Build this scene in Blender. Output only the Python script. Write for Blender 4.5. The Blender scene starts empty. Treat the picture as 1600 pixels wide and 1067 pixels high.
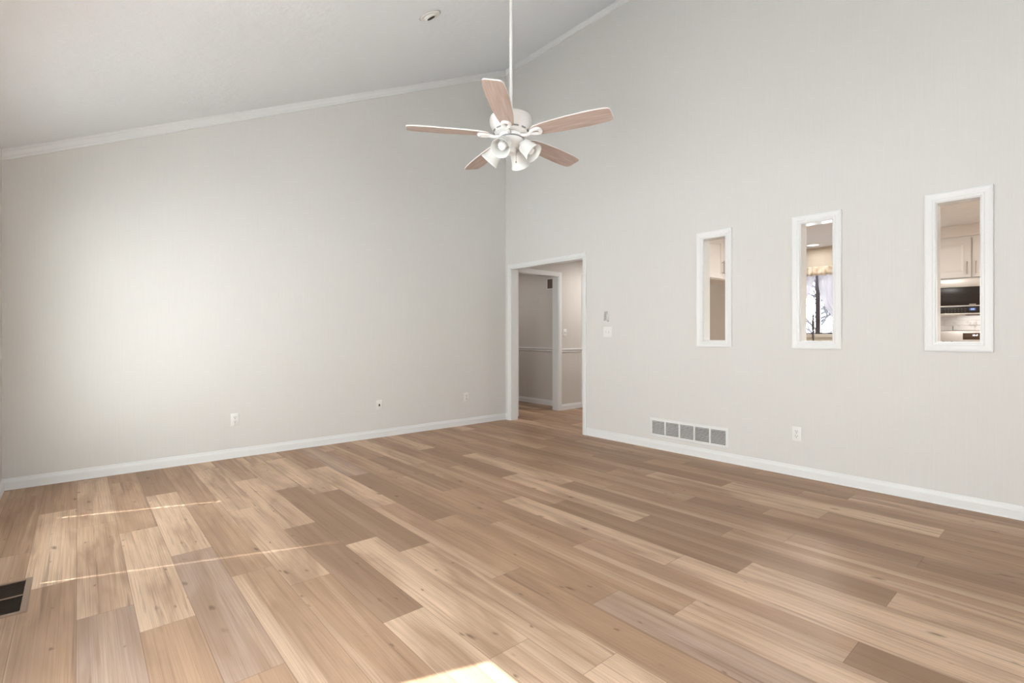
import bpy, bmesh, math, random
from mathutils import Matrix, Vector
C = bpy.context.scene
COL = C.collection
R = math.radians
PI = math.pi

# ------------------------------------------------------------------ camera
YAW = R(40.803)
cam = bpy.data.objects.new('camera', bpy.data.cameras.new('camera'))
COL.objects.link(cam)
cam.location = (-4.415, -5.243, 1.14)
cam.rotation_euler = (R(90), 0, -YAW)
cam.data.sensor_width = 36
cam.data.lens = 785.6 / 1600 * 36
cam.data.shift_y = -(533.5 - 524.26) / 1600
cam.data.clip_start = 0.02
C.camera = cam

# ------------------------------------------------------------------ sky, sun, exposure
C.view_settings.view_transform = 'Standard'
C.view_settings.look = 'None'
C.view_settings.gamma = 1
C.view_settings.use_curve_mapping = False
C.view_settings.exposure = 0.74
SKY = 7.0
w = bpy.data.worlds.new('sky')
C.world = w
w.use_nodes = True
wn = w.node_tree.nodes; wl = w.node_tree.links
wn.clear()
tc = wn.new('ShaderNodeTexCoord'); sx = wn.new('ShaderNodeSeparateXYZ')
rp = wn.new('ShaderNodeValToRGB'); bg = wn.new('ShaderNodeBackground'); wo = wn.new('ShaderNodeOutputWorld')
rp.color_ramp.elements[0].position = 0.0; rp.color_ramp.elements[0].color = (1.0, 0.985, 0.96, 1)
rp.color_ramp.elements[1].position = 0.8; rp.color_ramp.elements[1].color = (0.76, 0.88, 1.0, 1)
wl.new(tc.outputs['Generated'], sx.inputs[0]); wl.new(sx.outputs['Z'], rp.inputs[0])
wl.new(rp.outputs[0], bg.inputs['Color']); bg.inputs['Strength'].default_value = SKY
wl.new(bg.outputs[0], wo.inputs['Surface'])
sun = bpy.data.objects.new('sun', bpy.data.lights.new('sun', 'SUN'))
COL.objects.link(sun)
sun.data.energy = 13
sun.data.angle = R(0.6)
sun.data.color = (1.0, 0.98, 0.95)
SD = Vector((1.0, -0.36, 0)).normalized(); SD.z = -1.174
sun.rotation_euler = SD.to_track_quat('-Z', 'Y').to_euler()
sun.location = (-9, 2, 8)
def portal(name, loc, rot, sx_, sy_):
    L = bpy.data.lights.new(name, 'AREA'); L.shape = 'RECTANGLE'; L.size = sx_; L.size_y = sy_
    L.cycles.is_portal = True
    o = bpy.data.objects.new(name, L); COL.objects.link(o); o.location = loc; o.rotation_euler = rot
portal('daylight_blind_window', (-4.99, -1.407, 1.22), (R(90), 0, R(-90)), 1.25, 1.85)
portal('daylight_glass_door', (-4.99, -3.91, 1.02), (R(90), 0, R(-90)), 1.4, 2.1)
portal('added_rear_window_portal', (-3.75, -7.78, 1.38), (R(90), 0, 0), 1.8, 1.65)  # portal for the added rear opening that fills the room from behind
portal('daylight_kitchen_window', (4.02, -2.65, 1.63), (R(90), 0, R(90)), 1.2, 1.0)
def area(name, loc, rot, sx_, sy_, power, col):
    L = bpy.data.lights.new(name, 'AREA'); L.shape = 'RECTANGLE'; L.size = sx_; L.size_y = sy_
    L.energy = power; L.color = col
    o = bpy.data.objects.new(name, L); COL.objects.link(o); o.location = loc; o.rotation_euler = rot
WARM = (1.0, 0.985, 0.965)
KCANS = [(3.55, -2.61, 1.4), (1.5, -3.45, 17), (1.55, -4.9, 15), (1.9, -5.6, 20)]  # first can is seen; the rest are added out of view to light the kitchen
for kx_, ky_, kp_ in KCANS: area('kitchen_light_glow', (kx_, ky_, 2.415), (0, 0, 0), 0.14, 0.14, kp_, WARM)
area('backsplash_fill_light', (3.66, -4.312, 1.368), (0, R(-25), 0), 0.05, 0.3, 0.35, WARM)  # added lamp, unseen, lifts the backsplash out of the microwave's shade
area('hall_light_glow', (1.75, -0.75, 2.33), (0, 0, 0), 0.26, 0.26, 11, WARM)
area('back_hall_fill_light', (0.5, 1.2, 2.33), (0, 0, 0), 0.26, 0.26, 4, WARM)  # added lamp, unseen, brightens the room past the inner doorway

# ------------------------------------------------------------------ helpers
class MB:
    def __init__(s): s.bm = bmesh.new()
    def box(s, x0, x1, y0, y1, z0, z1, bevel=0, seg=2):
        v = [s.bm.verts.new((x, y, z)) for x in (min(x0, x1), max(x0, x1)) for y in (min(y0, y1), max(y0, y1)) for z in (min(z0, z1), max(z0, z1))]
        f = [s.bm.faces.new([v[i] for i in q]) for q in ((0,1,3,2),(4,6,7,5),(0,4,5,1),(2,3,7,6),(0,2,6,4),(1,5,7,3))]
        if bevel:
            es = list({e for q in f for e in q.edges})
            bmesh.ops.bevel(s.bm, geom=es, offset=bevel, segments=seg, affect='EDGES', profile=0.5)
        return s
    def poly(s, pts, d):                       # polygon extruded along vector d
        d = Vector(d)
        a = [s.bm.verts.new(p) for p in pts]; b = [s.bm.verts.new(Vector(p) + d) for p in pts]
        n = len(pts)
        s.bm.faces.new(a); s.bm.faces.new(b[::-1])
        for i in range(n): s.bm.faces.new((a[i], b[i], b[(i+1) % n], a[(i+1) % n]))
        return s
    def lathe(s, prof, seg=32, m=None, cap=True):     # prof: (radius, z)
        m = m or Matrix()
        rings = []
        for r, z in prof:
            if r < 1e-6: rings.append([s.bm.verts.new(m @ Vector((0, 0, z)))])
            else: rings.append([s.bm.verts.new(m @ Vector((r*math.cos(2*PI*i/seg), r*math.sin(2*PI*i/seg), z))) for i in range(seg)])
        for a, b in zip(rings, rings[1:]):
            for i in range(seg):
                j = (i+1) % seg
                if len(a) == 1 and len(b) == 1: continue
                if len(a) == 1: s.bm.faces.new((a[0], b[i], b[j]))
                elif len(b) == 1: s.bm.faces.new((a[i], b[0], a[j]))
                else: s.bm.faces.new((a[i], b[i], b[j], a[j]))
        if cap:
            if len(rings[0]) > 1: s.bm.faces.new(rings[0])
            if len(rings[-1]) > 1: s.bm.faces.new(rings[-1][::-1])
        return s
    def tube(s, pts, r, seg=10, closed=False):
        pts = [Vector(p) for p in pts]; n = len(pts); rings = []
        rr = r if isinstance(r, (list, tuple)) else [r]*n
        up = None
        for i, p in enumerate(pts):
            if closed: t = (pts[(i+1) % n] - pts[i-1]).normalized()
            else: t = (pts[min(i+1, n-1)] - pts[max(i-1, 0)]).normalized()
            if up is None:
                up = Vector((0, 0, 1)) if abs(t.z) < 0.9 else Vector((1, 0, 0))
            a = (up - t*up.dot(t)).normalized(); b = t.cross(a); up = a
            rings.append([s.bm.verts.new(p + rr[i]*(a*math.cos(2*PI*k/seg) + b*math.sin(2*PI*k/seg))) for k in range(seg)])
        for i in range(n if closed else n-1):
            a, b = rings[i], rings[(i+1) % n]
            for k in range(seg): s.bm.faces.new((a[k], a[(k+1) % seg], b[(k+1) % seg], b[k]))
        if not closed: s.bm.faces.new(rings[0][::-1]); s.bm.faces.new(rings[-1])
        return s
    def loft(s, loops, closed=True, ends=False):      # loops of points joined in order
        vs = [[s.bm.verts.new(p) for p in L] for L in loops]
        n = len(vs[0])
        for a, b in zip(vs, vs[1:]):
            for i in range(n if closed else n-1):
                j = (i+1) % n
                s.bm.faces.new((a[i], a[j], b[j], b[i]))
        if ends: s.bm.faces.new(vs[0]); s.bm.faces.new(vs[-1][::-1])
        return s
    def build(s, name, m, parent=None, smooth=False, loc=None, rot=None):
        bmesh.ops.recalc_face_normals(s.bm, faces=s.bm.faces)
        me = bpy.data.meshes.new(name); s.bm.to_mesh(me); s.bm.free()
        if smooth:
            me.polygons.foreach_set('use_smooth', [True]*len(me.polygons))
            try: me.set_sharp_from_angle(angle=R(38))
            except Exception: pass
        o = bpy.data.objects.new(name, me); COL.objects.link(o)
        if m: me.materials.append(m)
        if parent: o.parent = parent
        if loc: o.location = loc
        if rot: o.rotation_euler = rot
        return o

def tag(o, label, cat, group=None, kind=None):
    o['label'] = label; o['category'] = cat
    if group: o['group'] = group
    if kind: o['kind'] = kind
    return o
def thing(name, label, cat, loc, rotz=0, group=None):
    o = bpy.data.objects.new(name, None); COL.objects.link(o)
    o.empty_display_size = 0.05
    o.location = loc; o.rotation_euler = (0, 0, rotz)
    return tag(o, label, cat, group)
def struct(o, label=None, cat=None):
    o['kind'] = 'structure'
    if label: o['label'] = label
    if cat: o['category'] = cat
    return o
def copy_tree(o, parent=None):
    c = o.copy(); COL.objects.link(c)
    if parent: c.parent = parent
    for ch in list(o.children): copy_tree(ch, c)
    return c
RW = R(-90)                    # right wall: local x = along the wall to the viewer's right, local y = into the wall

# ------------------------------------------------------------------ materials
def mat(name, col, rough=0.5, metal=0.0, spec=0.5):
    m = bpy.data.materials.new(name); m.use_nodes = True
    b = m.node_tree.nodes['Principled BSDF']
    b.inputs['Base Color'].default_value = (*col, 1); b.inputs['Roughness'].default_value = rough
    b.inputs['Metallic'].default_value = metal
    b.inputs['Specular IOR Level'].default_value = spec
    return m
def nodes(m): return m.node_tree.nodes, m.node_tree.links, m.node_tree.nodes['Principled BSDF']
def noise(m, scale, vec_scale=(1, 1, 1), detail=3, coord='Object', rough=0.5):
    n, l, b = nodes(m)
    t = n.new('ShaderNodeTexCoord'); mp = n.new('ShaderNodeMapping'); mp.inputs['Scale'].default_value = vec_scale
    nz = n.new('ShaderNodeTexNoise'); nz.inputs['Scale'].default_value = scale; nz.inputs['Detail'].default_value = detail
    nz.inputs['Roughness'].default_value = rough
    l.new(t.outputs[coord], mp.inputs[0]); l.new(mp.outputs[0], nz.inputs['Vector'])
    return nz.outputs['Fac']
def vary(m, fac, c0, c1, lo=0.3, hi=0.7):
    n, l, b = nodes(m)
    r = n.new('ShaderNodeValToRGB'); r.color_ramp.elements[0].position = lo; r.color_ramp.elements[1].position = hi
    r.color_ramp.elements[0].color = (*c0, 1); r.color_ramp.elements[1].color = (*c1, 1)
    l.new(fac, r.inputs[0]); l.new(r.outputs[0], b.inputs['Base Color'])
def bump(m, fac, strength, dist=0.002):
    n, l, b = nodes(m)
    bp = n.new('ShaderNodeBump'); bp.inputs['Strength'].default_value = strength; bp.inputs['Distance'].default_value = dist
    l.new(fac, bp.inputs['Height']); l.new(bp.outputs[0], b.inputs['Normal'])

def wall_mat(name, col, amt=0.02):
    m = mat(name, col, 0.85, spec=0.25)
    f = noise(m, 1.0, (90, 90, 3), 4)
    vary(m, f, tuple(c*(1-amt) for c in col), tuple(min(1, c*(1+amt)) for c in col))
    bump(m, f, 0.12, 0.002)
    return m
M = {}
M['wall'] = wall_mat('greige_wallpaper', (0.728, 0.711, 0.681), 0.012)
M['hall'] = wall_mat('hall_paint', (0.66, 0.615, 0.57))
M['kitchen'] = wall_mat('kitchen_cream_paint', (0.66, 0.58, 0.47), 0.01)
M['tan'] = wall_mat('kitchen_tan_paint', (0.40, 0.345, 0.285), 0.01)
M['ceiling'] = mat('textured_ceiling', (0.88, 0.91, 0.94), 0.9, spec=0.2)
f = noise(M['ceiling'], 9, (1, 1, 1), 6, rough=0.65); bump(M['ceiling'], f, 0.5, 0.012)
M['kceiling'] = mat('kitchen_ceiling', (0.86, 0.88, 0.90), 0.9, spec=0.2)
f = noise(M['kceiling'], 7, (1, 1, 1), 6, rough=0.65); bump(M['kceiling'], f, 0.6, 0.015)
M['trim'] = mat('white_trim_paint', (0.815, 0.815, 0.805), 0.38)
f = noise(M['trim'], 30, (1, 1, 1), 2); bump(M['trim'], f, 0.05, 0.001)
M['gloss'] = mat('glossy_white_reveal_paint', (0.80, 0.80, 0.785), 0.14)
M['plastic'] = mat('white_plastic', (0.84, 0.83, 0.80), 0.35)
M['fanwhite'] = mat('fan_white_enamel', (0.83, 0.81, 0.785), 0.32)
M['slot'] = mat('dark_slot', (0.045, 0.042, 0.04), 0.7)
M['softslot'] = mat('grey_slot', (0.28, 0.275, 0.265), 0.6)
M['vent'] = mat('grille_white_enamel', (0.80, 0.80, 0.78), 0.4)
M['ventdark'] = mat('grille_depth', (0.07, 0.068, 0.062), 0.9)
M['greyplastic'] = mat('pale_grey_plastic', (0.55, 0.54, 0.52), 0.45)
M['bronze'] = mat('brown_register_metal', (0.20, 0.125, 0.08), 0.45, 0.3)
M['bronzerim'] = mat('brown_register_rim', (0.30, 0.20, 0.14), 0.45, 0.2)
M['black'] = mat('black_void', (0.012, 0.011, 0.01), 0.6)
M['blade'] = mat('washed_oak_blade', (0.42, 0.29, 0.22), 0.55)
f = noise(M['blade'], 1.0, (5, 60, 60), 5); vary(M['blade'], f, (0.40, 0.305, 0.255), (0.54, 0.43, 0.37))
M['bladeedge'] = mat('blade_white_laminate', (0.84, 0.80, 0.76), 0.4)
M['frost'] = mat('frosted_glass_shade', (0.80, 0.80, 0.77), 0.3)
n, l, b = nodes(M['frost']); b.inputs['Transmission Weight'].default_value = 0.0
b.inputs['Subsurface Weight'].default_value = 0.0
M['bulb'] = mat('white_bulb', (0.88, 0.87, 0.84), 0.25)
M['cab'] = mat('cream_cabinet_paint', (0.73, 0.695, 0.65), 0.35)
M['nickel'] = mat('brushed_nickel', (0.36, 0.31, 0.26), 0.35, 0.9)
M['steel'] = mat('stainless_steel', (0.62, 0.57, 0.52), 0.35, 0.75)
f = noise(M['steel'], 1.0, (3, 3, 220), 3); bump(M['steel'], f, 0.04, 0.001)
M['blackglass'] = mat('black_oven_glass', (0.02, 0.014, 0.010), 0.28, spec=0.3)
M['brownglass'] = mat('range_display_panel', (0.075, 0.042, 0.022), 0.2)
M['legend'] = mat('panel_legend', (0.10, 0.085, 0.075), 0.4)
M['logo'] = mat('pale_badge', (0.50, 0.44, 0.39), 0.4)
M['stone'] = mat('white_veined_stone_tile', (0.72, 0.66, 0.62), 0.35)
f = noise(M['stone'], 6, (1, 1, 1), 8, rough=0.7); vary(M['stone'], f, (0.55, 0.49, 0.45), (0.84, 0.80, 0.77), 0.30, 0.40)
M['counter'] = mat('pale_counter', (0.62, 0.58, 0.53), 0.3)
M['winframe'] = mat('dark_bronze_window_frame', (0.085, 0.07, 0.075), 0.45)
M['sill'] = mat('cream_sill', (0.78, 0.70, 0.60), 0.4)
M['valance'] = mat('cream_valance_fabric', (0.78, 0.68, 0.54), 0.9)
f = noise(M['valance'], 14, (1, 1, 1), 4); vary(M['valance'], f, (0.66, 0.53, 0.38), (0.82, 0.73, 0.60), 0.35, 0.6)
M['copper'] = mat('dark_copper', (0.20, 0.10, 0.065), 0.3, 0.8)
M['darkmetal'] = mat('oiled_bronze', (0.10, 0.085, 0.08), 0.35, 0.7)
M['bark'] = mat('dark_bark', (0.045, 0.045, 0.055), 0.9)
M['ground'] = mat('pale_patio_concrete', (0.8, 0.8, 0.8), 0.95)
f = noise(M['ground'], 0.8, (1, 1, 1), 5); vary(M['ground'], f, (0.72, 0.72, 0.715), (0.82, 0.81, 0.80))
def emit(name, col, s):
    m = bpy.data.materials.new(name); m.use_nodes = True
    n, l = m.node_tree.nodes, m.node_tree.links; n.clear()
    e = n.new('ShaderNodeEmission'); o = n.new('ShaderNodeOutputMaterial')
    e.inputs['Color'].default_value = (*col, 1); e.inputs['Strength'].default_value = s
    l.new(e.outputs[0], o.inputs[0]); return m
M['lamp'] = emit('lit_diffuser', (1.0, 0.94, 0.88), 1.6)
M['digitblue'] = emit('lit_blue_digits', (0.42, 0.55, 0.95), 0.9)
M['digitback'] = emit('lit_blue_screen', (0.10, 0.14, 0.30), 0.6)
M['digitwhite'] = emit('lit_white_digits', (1.0, 0.95, 0.92), 1.3)
def glass_mat():
    m = bpy.data.materials.new('window_glass'); m.use_nodes = True
    n, l = m.node_tree.nodes, m.node_tree.links; n.clear()
    t = n.new('ShaderNodeBsdfTransparent'); g = n.new('ShaderNodeBsdfGlossy'); g.inputs['Roughness'].default_value = 0.02
    mx = n.new('ShaderNodeMixShader'); o = n.new('ShaderNodeOutputMaterial'); mx.inputs[0].default_value = 0.05
    t.inputs['Color'].default_value = (0.96, 0.97, 0.97, 1)
    l.new(t.outputs[0], mx.inputs[1]); l.new(g.outputs[0], mx.inputs[2]); l.new(mx.outputs[0], o.inputs[0]); return m
M['glass'] = glass_mat()
def sheer_mat(name, opac, col, tl=0.6):
    m = bpy.data.materials.new(name); m.use_nodes = True
    n, l = m.node_tree.nodes, m.node_tree.links; n.clear()
    t = n.new('ShaderNodeBsdfTransparent'); d = n.new('ShaderNodeBsdfDiffuse'); tr = n.new('ShaderNodeBsdfTranslucent')
    d.inputs['Color'].default_value = (*col, 1); tr.inputs['Color'].default_value = (*col, 1)
    a = n.new('ShaderNodeMixShader'); a.inputs[0].default_value = tl
    mx = n.new('ShaderNodeMixShader'); mx.inputs[0].default_value = opac; o = n.new('ShaderNodeOutputMaterial')
    l.new(d.outputs[0], a.inputs[1]); l.new(tr.outputs[0], a.inputs[2])
    l.new(t.outputs[0], mx.inputs[1]); l.new(a.outputs[0], mx.inputs[2]); l.new(mx.outputs[0], o.inputs[0]); return m
M['sheer'] = sheer_mat('white_sheer_curtain', 0.965, (0.62, 0.62, 0.70), 0.06)
M['slat'] = sheer_mat('white_blind_slat', 1.0, (0.88, 0.88, 0.87), 0.72)

def floor_mat():
    m = mat('hickory_vinyl_plank', (0.4, 0.26, 0.17), 0.36, spec=0.32)
    n, l, b = nodes(m)
    def N(t, **k):
        x = n.new(t)
        for a, v in k.items(): setattr(x, a, v)
        return x
    def math_(op, a, b_=None, c=None):
        x = N('ShaderNodeMath', operation=op)
        for i, v in enumerate((a, b_, c)):
            if v is None: continue
            if isinstance(v, (int, float)): x.inputs[i].default_value = v
            else: l.new(v, x.inputs[i])
        return x.outputs[0]
    def mixc(fac, a, b_, mode='MIX'):
        x = N('ShaderNodeMix', data_type='RGBA', blend_type=mode)
        for i, v in ((0, fac), (6, a), (7, b_)):
            if isinstance(v, (int, float)): x.inputs[i].default_value = v
            elif isinstance(v, tuple): x.inputs[i].default_value = (*v, 1)
            else: l.new(v, x.inputs[i])
        return x.outputs[2]
    def ramp(fac, *st):
        r = N('ShaderNodeValToRGB')
        e = r.color_ramp.elements
        while len(e) < len(st): e.new(0.5)
        for q, (p, c) in zip(e, st): q.position = p; q.color = (*c, 1) if isinstance(c, tuple) else (c, c, c, 1)
        l.new(fac, r.inputs[0]); return r.outputs[0]
    uv = N('ShaderNodeUVMap', uv_map='plank'); sp = N('ShaderNodeSeparateXYZ'); l.new(uv.outputs[0], sp.inputs[0])
    u, v = sp.outputs['X'], sp.outputs['Y']
    at = N('ShaderNodeAttribute', attribute_name='tone'); tone = at.outputs['Fac']
    as_ = N('ShaderNodeAttribute', attribute_name='seed'); seed = as_.outputs['Fac']
    ag = N('ShaderNodeAttribute', attribute_name='grey'); grey = ag.outputs['Fac']
    def nz(us, vs, detail=3, off=0.0, rough=0.5, dist=0.0):
        cb = N('ShaderNodeCombineXYZ')
        l.new(math_('MULTIPLY', u, us), cb.inputs[0]); l.new(math_('MULTIPLY', v, vs), cb.inputs[1])
        l.new(math_('MULTIPLY_ADD', seed, 17.3, off), cb.inputs[2])
        x = N('ShaderNodeTexNoise'); x.inputs['Scale'].default_value = 1; x.inputs['Detail'].default_value = detail
        x.inputs['Roughness'].default_value = rough; x.inputs['Distortion'].default_value = dist
        l.new(cb.outputs[0], x.inputs['Vector']); return x.outputs['Fac']
    base = ramp(tone, (0.0, (0.72, 0.505, 0.345)), (0.5, (0.47, 0.295, 0.182)), (1.0, (0.275, 0.165, 0.098)))
    base = mixc(grey, base, (0.45, 0.33, 0.265))
    # broad cloudy figure
    base = mixc(ramp(nz(8, 1.5, 3, 3.1, 0.5, 0.8), (0.38, 0.0), (0.72, 0.8)), base, (0.33, 0.20, 0.122))
    # pale sapwood ribbons along the plank
    rib = ramp(nz(8.5, 0.38, 3, 9.7, 0.5, 0.5), (0.54, 0.0), (0.66, 0.75))
    rib = math_('MULTIPLY', rib, ramp(tone, (0.30, 1.0), (0.62, 0.22)))
    base = mixc(rib, base, (0.76, 0.55, 0.385))
    # darker heart streaks
    base = mixc(ramp(nz(24, 0.6, 3, 21.0, 0.55, 1.0), (0.61, 0.0), (0.71, 0.7)), base, (0.225, 0.128, 0.078))
    # fine grain
    g = nz(320, 1.8, 4, 31.0, 0.6, 0.2)
    base = mixc(ramp(g, (0.36, 0.36), (0.58, 0.0)), base, (0.22, 0.13, 0.083))
    g2 = nz(70, 1.1, 4, 41.0, 0.55, 1.2)
    base = mixc(ramp(g2, (0.55, 0.0), (0.70, 0.32)), base, (0.24, 0.142, 0.09))
    # knots
    cb = N('ShaderNodeCombineXYZ')
    wob = nz(30, 8, 2, 51.0)
    l.new(math_('MULTIPLY_ADD', wob, 0.35, math_('MULTIPLY', u, 8.5)), cb.inputs[0]); l.new(math_('MULTIPLY_ADD', wob, 0.15, math_('MULTIPLY', v, 3.3)), cb.inputs[1]); l.new(math_('MULTIPLY', seed, 23.1), cb.inputs[2])
    vo = N('ShaderNodeTexVoronoi'); vo.inputs['Scale'].default_value = 1; l.new(cb.outputs[0], vo.inputs['Vector'])
    base = mixc(ramp(vo.outputs['Distance'], (0.03, 0.8), (0.11, 0.0)), base, (0.15, 0.08, 0.045))
    cb2 = N('ShaderNodeCombineXYZ')
    l.new(math_('MULTIPLY_ADD', wob, 0.5, math_('MULTIPLY', u, 13)), cb2.inputs[0]); l.new(math_('MULTIPLY_ADD', wob, 0.3, math_('MULTIPLY', v, 5.5)), cb2.inputs[1]); l.new(math_('MULTIPLY_ADD', seed, 11.7, 4.0), cb2.inputs[2])
    v2 = N('ShaderNodeTexVoronoi'); v2.inputs['Scale'].default_value = 1; l.new(cb2.outputs[0], v2.inputs['Vector'])
    base = mixc(ramp(v2.outputs['Distance'], (0.03, 0.75), (0.10, 0.0)), base, (0.17, 0.09, 0.05))
    # bevelled plank edges
    W = 0.184
    eu = math_('MINIMUM', u, math_('SUBTRACT', W, u)); ev = math_('MINIMUM', v, math_('SUBTRACT', 1.27, v))
    e = math_('MINIMUM', eu, ev)
    base = mixc(ramp(math_('MULTIPLY', e, 100), (0.05, 0.65), (0.17, 0.0)), base, (0.15, 0.085, 0.05))
    l.new(base, b.inputs['Base Color'])
    bp = N('ShaderNodeBump'); bp.inputs['Strength'].default_value = 0.15; bp.inputs['Distance'].default_value = 0.001
    l.new(g, bp.inputs['Height']); l.new(bp.outputs[0], b.inputs['Normal'])
    l.new(ramp(g2, (0.3, 0.40), (0.7, 0.52)), b.inputs['Roughness'])
    return m
M['floor'] = floor_mat()

# ------------------------------------------------------------------ floor: individual planks
XW, SL, ZH = -4.837, 0.4657, 4.755          # eave wall face, ceiling slope, ceiling height at the tall wall
def ceil_z(x): return ZH + SL*x
TONES = {-2: 'MMMMM', -1: 'MLMMM', 0: 'MLLGM', 1: 'MMLMM', 2: 'DLGMM', 3: 'MMMML', 4: 'LLLMM', 5: 'MLDLL', 6: 'MLDLL',
         7: 'LLDLL', 8: 'MLMMM', 9: 'MGDMG', 10: 'LMMML', 11: 'MDMMD', 12: 'MLMLL', 13: 'MMMDL', 14: 'LDLDL', 15: 'MMLDM',
         16: 'MMMMM', 17: 'MMMDD', 18: 'MMDMM', 19: 'LMMLM', 20: 'MMDLM', 21: 'DMDMM', 22: 'MDMDL', 23: 'MMMMM'}
rnd = random.Random(4)
def make_floor():
    X0, PW, PL = -4.42, 0.184, 1.27
    PH = (-0.04, -0.31, -0.86)
    bm = bmesh.new(); uvl = bm.loops.layers.uv.new('plank')
    lt = bm.faces.layers.float.new('tone'); ls = bm.faces.layers.float.new('seed'); lg = bm.faces.layers.float.new('grey')
    for r in range(-3, 46):
        xa, xb = max(X0 + r*PW, -4.96), min(X0 + (r+1)*PW, 3.97)
        if xb <= xa: continue
        ts = TONES.get(r, None)
        for n_ in range(-4, 7):
            y1 = PH[r % 3] - PL*n_; y0 = y1 - PL
            a, c = max(y0, -7.72), min(y1, 2.3)
            if c <= a: continue
            q = ts[n_+1] if ts and -1 <= n_ < len(ts)-1 else rnd.choice('LMMMDG')
            vs = [bm.verts.new(p) for p in ((xa, a, 0), (xb, a, 0), (xb, c, 0), (xa, c, 0))]
            fc = bm.faces.new(vs)
            fc[lt] = {'L': 0.03, 'M': 0.46, 'D': 0.82, 'G': 0.5}[q] + rnd.uniform(-0.06, 0.10)
            fc[lg] = 0.7 if q == 'G' else 0.0
            fc[ls] = rnd.randint(0, 11) + 0.37
            for lp in fc.loops: lp[uvl].uv = (lp.vert.co.x - (X0 + r*PW), y1 - lp.vert.co.y)
    me = bpy.data.meshes.new('floor'); bm.to_mesh(me); bm.free()
    o = bpy.data.objects.new('floor', me); COL.objects.link(o); me.materials.append(M['floor'])
    struct(o)
make_floor()
struct(MB().box(-4.96, 3.97, -7.72, 2.3, -0.2, -0.004).build('floor_slab', M['ground']))
struct(MB().box(-40, 40, -40, 40, -0.5, -0.35).build('ground', M['ground']))

# ------------------------------------------------------------------ walls and ceilings
def wall_cells(mb, a0, a1, z0, z1, holes, put):       # rectangular pieces around the holes
    xs = sorted({a0, a1, *[h[0] for h in holes], *[h[1] for h in holes]})
    for xa, xb in zip(xs, xs[1:]):
        zs = [(z0, z1)]
        for h in holes:
            if h[0] <= xa + 1e-6 and h[1] >= xb - 1e-6:
                nz = []
                for p, q in zs:
                    if h[2] > p: nz.append((p, min(q, h[2])))
                    if h[3] < q: nz.append((max(p, h[3]), q))
                zs = [z for z in nz if z[1] - z[0] > 1e-5]
        for p, q in zs: put(mb, xa, xb, p, q)
# left wall (gable) y = 0
struct(MB().poly([(-4.957, 0, 0), (0.0, 0, 0), (0.0, 0, ceil_z(0) + 0.1), (-4.957, 0, ceil_z(-4.957) + 0.1)], (0, 0.1, 0)).build('wall_left', M['wall']))
# right wall x = 0
DY0, DY1, DZ = -1.385, -0.108, 2.04
PT = [(-3.074, -2.857), (-3.925, -3.691), (-4.765, -4.539)]
PZ0, PZ1 = 1.093, 2.043
TW = 0.115
mb = MB()
wall_cells(mb, -7.72, 0.1, 0, ZH + 0.1, [(DY0, DY1, -1, DZ)] + [(a, b_, PZ0, PZ1) for a, b_ in PT],
           lambda m_, a, b_, p, q: m_.box(0, TW, a, b_, p, q))
bmesh.ops.remove_doubles(mb.bm, verts=mb.bm.verts, dist=1e-5)
struct(mb.build('wall_right', M['wall']))
# eave wall with the blind window and the glass door
mb = MB()
WB = (-1.972, -0.842, 0.36, 2.08); GD = (-4.55, -3.27, 0.0, 2.03)
wall_cells(mb, -7.72, 0.1, 0, ceil_z(XW) + 0.05, [WB, (GD[0], GD[1], -1, GD[3])],
           lambda m_, a, b_, p, q: m_.box(XW - 0.12, XW, a, b_, p, q))
struct(mb.build('wall_near', M['wall']))
mb = MB()
wall_cells(mb, -4.957, 0.115, 0, 2.2, [(-4.6, -2.9, 0.6, 2.15)], lambda m_, a, b_, p, q: m_.box(a, b_, -7.72, -7.6, p, q))  # opening added behind the camera for fill light
def gable(x0, x1, za, zb=None):
    mb.poly([(x0, -7.72, za), (x1, -7.72, za), (x1, -7.72, zb or ceil_z(x1) + 0.1), (x0, -7.72, zb or ceil_z(x0) + 0.1)], (0, 0.12, 0))
gable(-4.957, 0.115, 2.2)
struct(mb.build('wall_rear', M['wall']))
struct(MB().poly([(-4.958, -7.8, ceil_z(-4.958)), (0.115, -7.8, ceil_z(0.115)), (0.115, -7.8, ceil_z(0.115) + 0.15), (-4.958, -7.8, ceil_z(-4.958) + 0.15)], (0, 8.0, 0)).build('ceiling', M['ceiling']))
# hall and kitchen shell
HY = 0.085
mb = MB()
wall_cells(mb, 0.115, 2.82, 0, 2.44, [(0.30, 1.115, -1, 2.045), (1.70, 2.46, -1, 2.045)], lambda m_, a, b_, p, q: m_.box(a, b_, HY, HY + 0.115, p, q))
struct(mb.build('wall_hall_left', M['hall']))
struct(MB().box(1.425, 1.54, HY + 0.115, 2.3, 0, 2.44).build('wall_hall_inner', M['hall']))
struct(MB().box(-0.9, 1.54, 2.3, 2.4, 0, 2.44).box(-0.9, -0.8, HY + 0.115, 2.3, 0, 2.44).box(-0.8, 0.115, HY + 0.02, HY + 0.115, 0, 2.44).build('wall_hall_far', M['hall']))
struct(MB().box(2.7, 2.82, -1.5, HY, 0, 2.44).build('wall_hall_end', M['hall']))
struct(MB().box(0.115, 3.97, -1.62, -1.5, 0, 2.44).build('wall_kitchen_left', M['tan']))
struct(MB().box(1.72, 2.44, HY + 0.03, HY + 0.07, 0.005, 2.035).build('door_3', M['trim']))
KX = 3.85
mb = MB()
KW = (-3.2, -2.1, 1.16, 2.12)
wall_cells(mb, -6.1, -1.62, 0, 2.44, [KW], lambda m_, a, b_, p, q: m_.box(KX, KX + 0.12, a, b_, p, q))
struct(mb.build('wall_kitchen_far', M['kitchen']))
struct(MB().box(0.115, 3.97, -6.2, -6.1, 0, 2.44).build('wall_kitchen_right', M['kitchen']))
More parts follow.
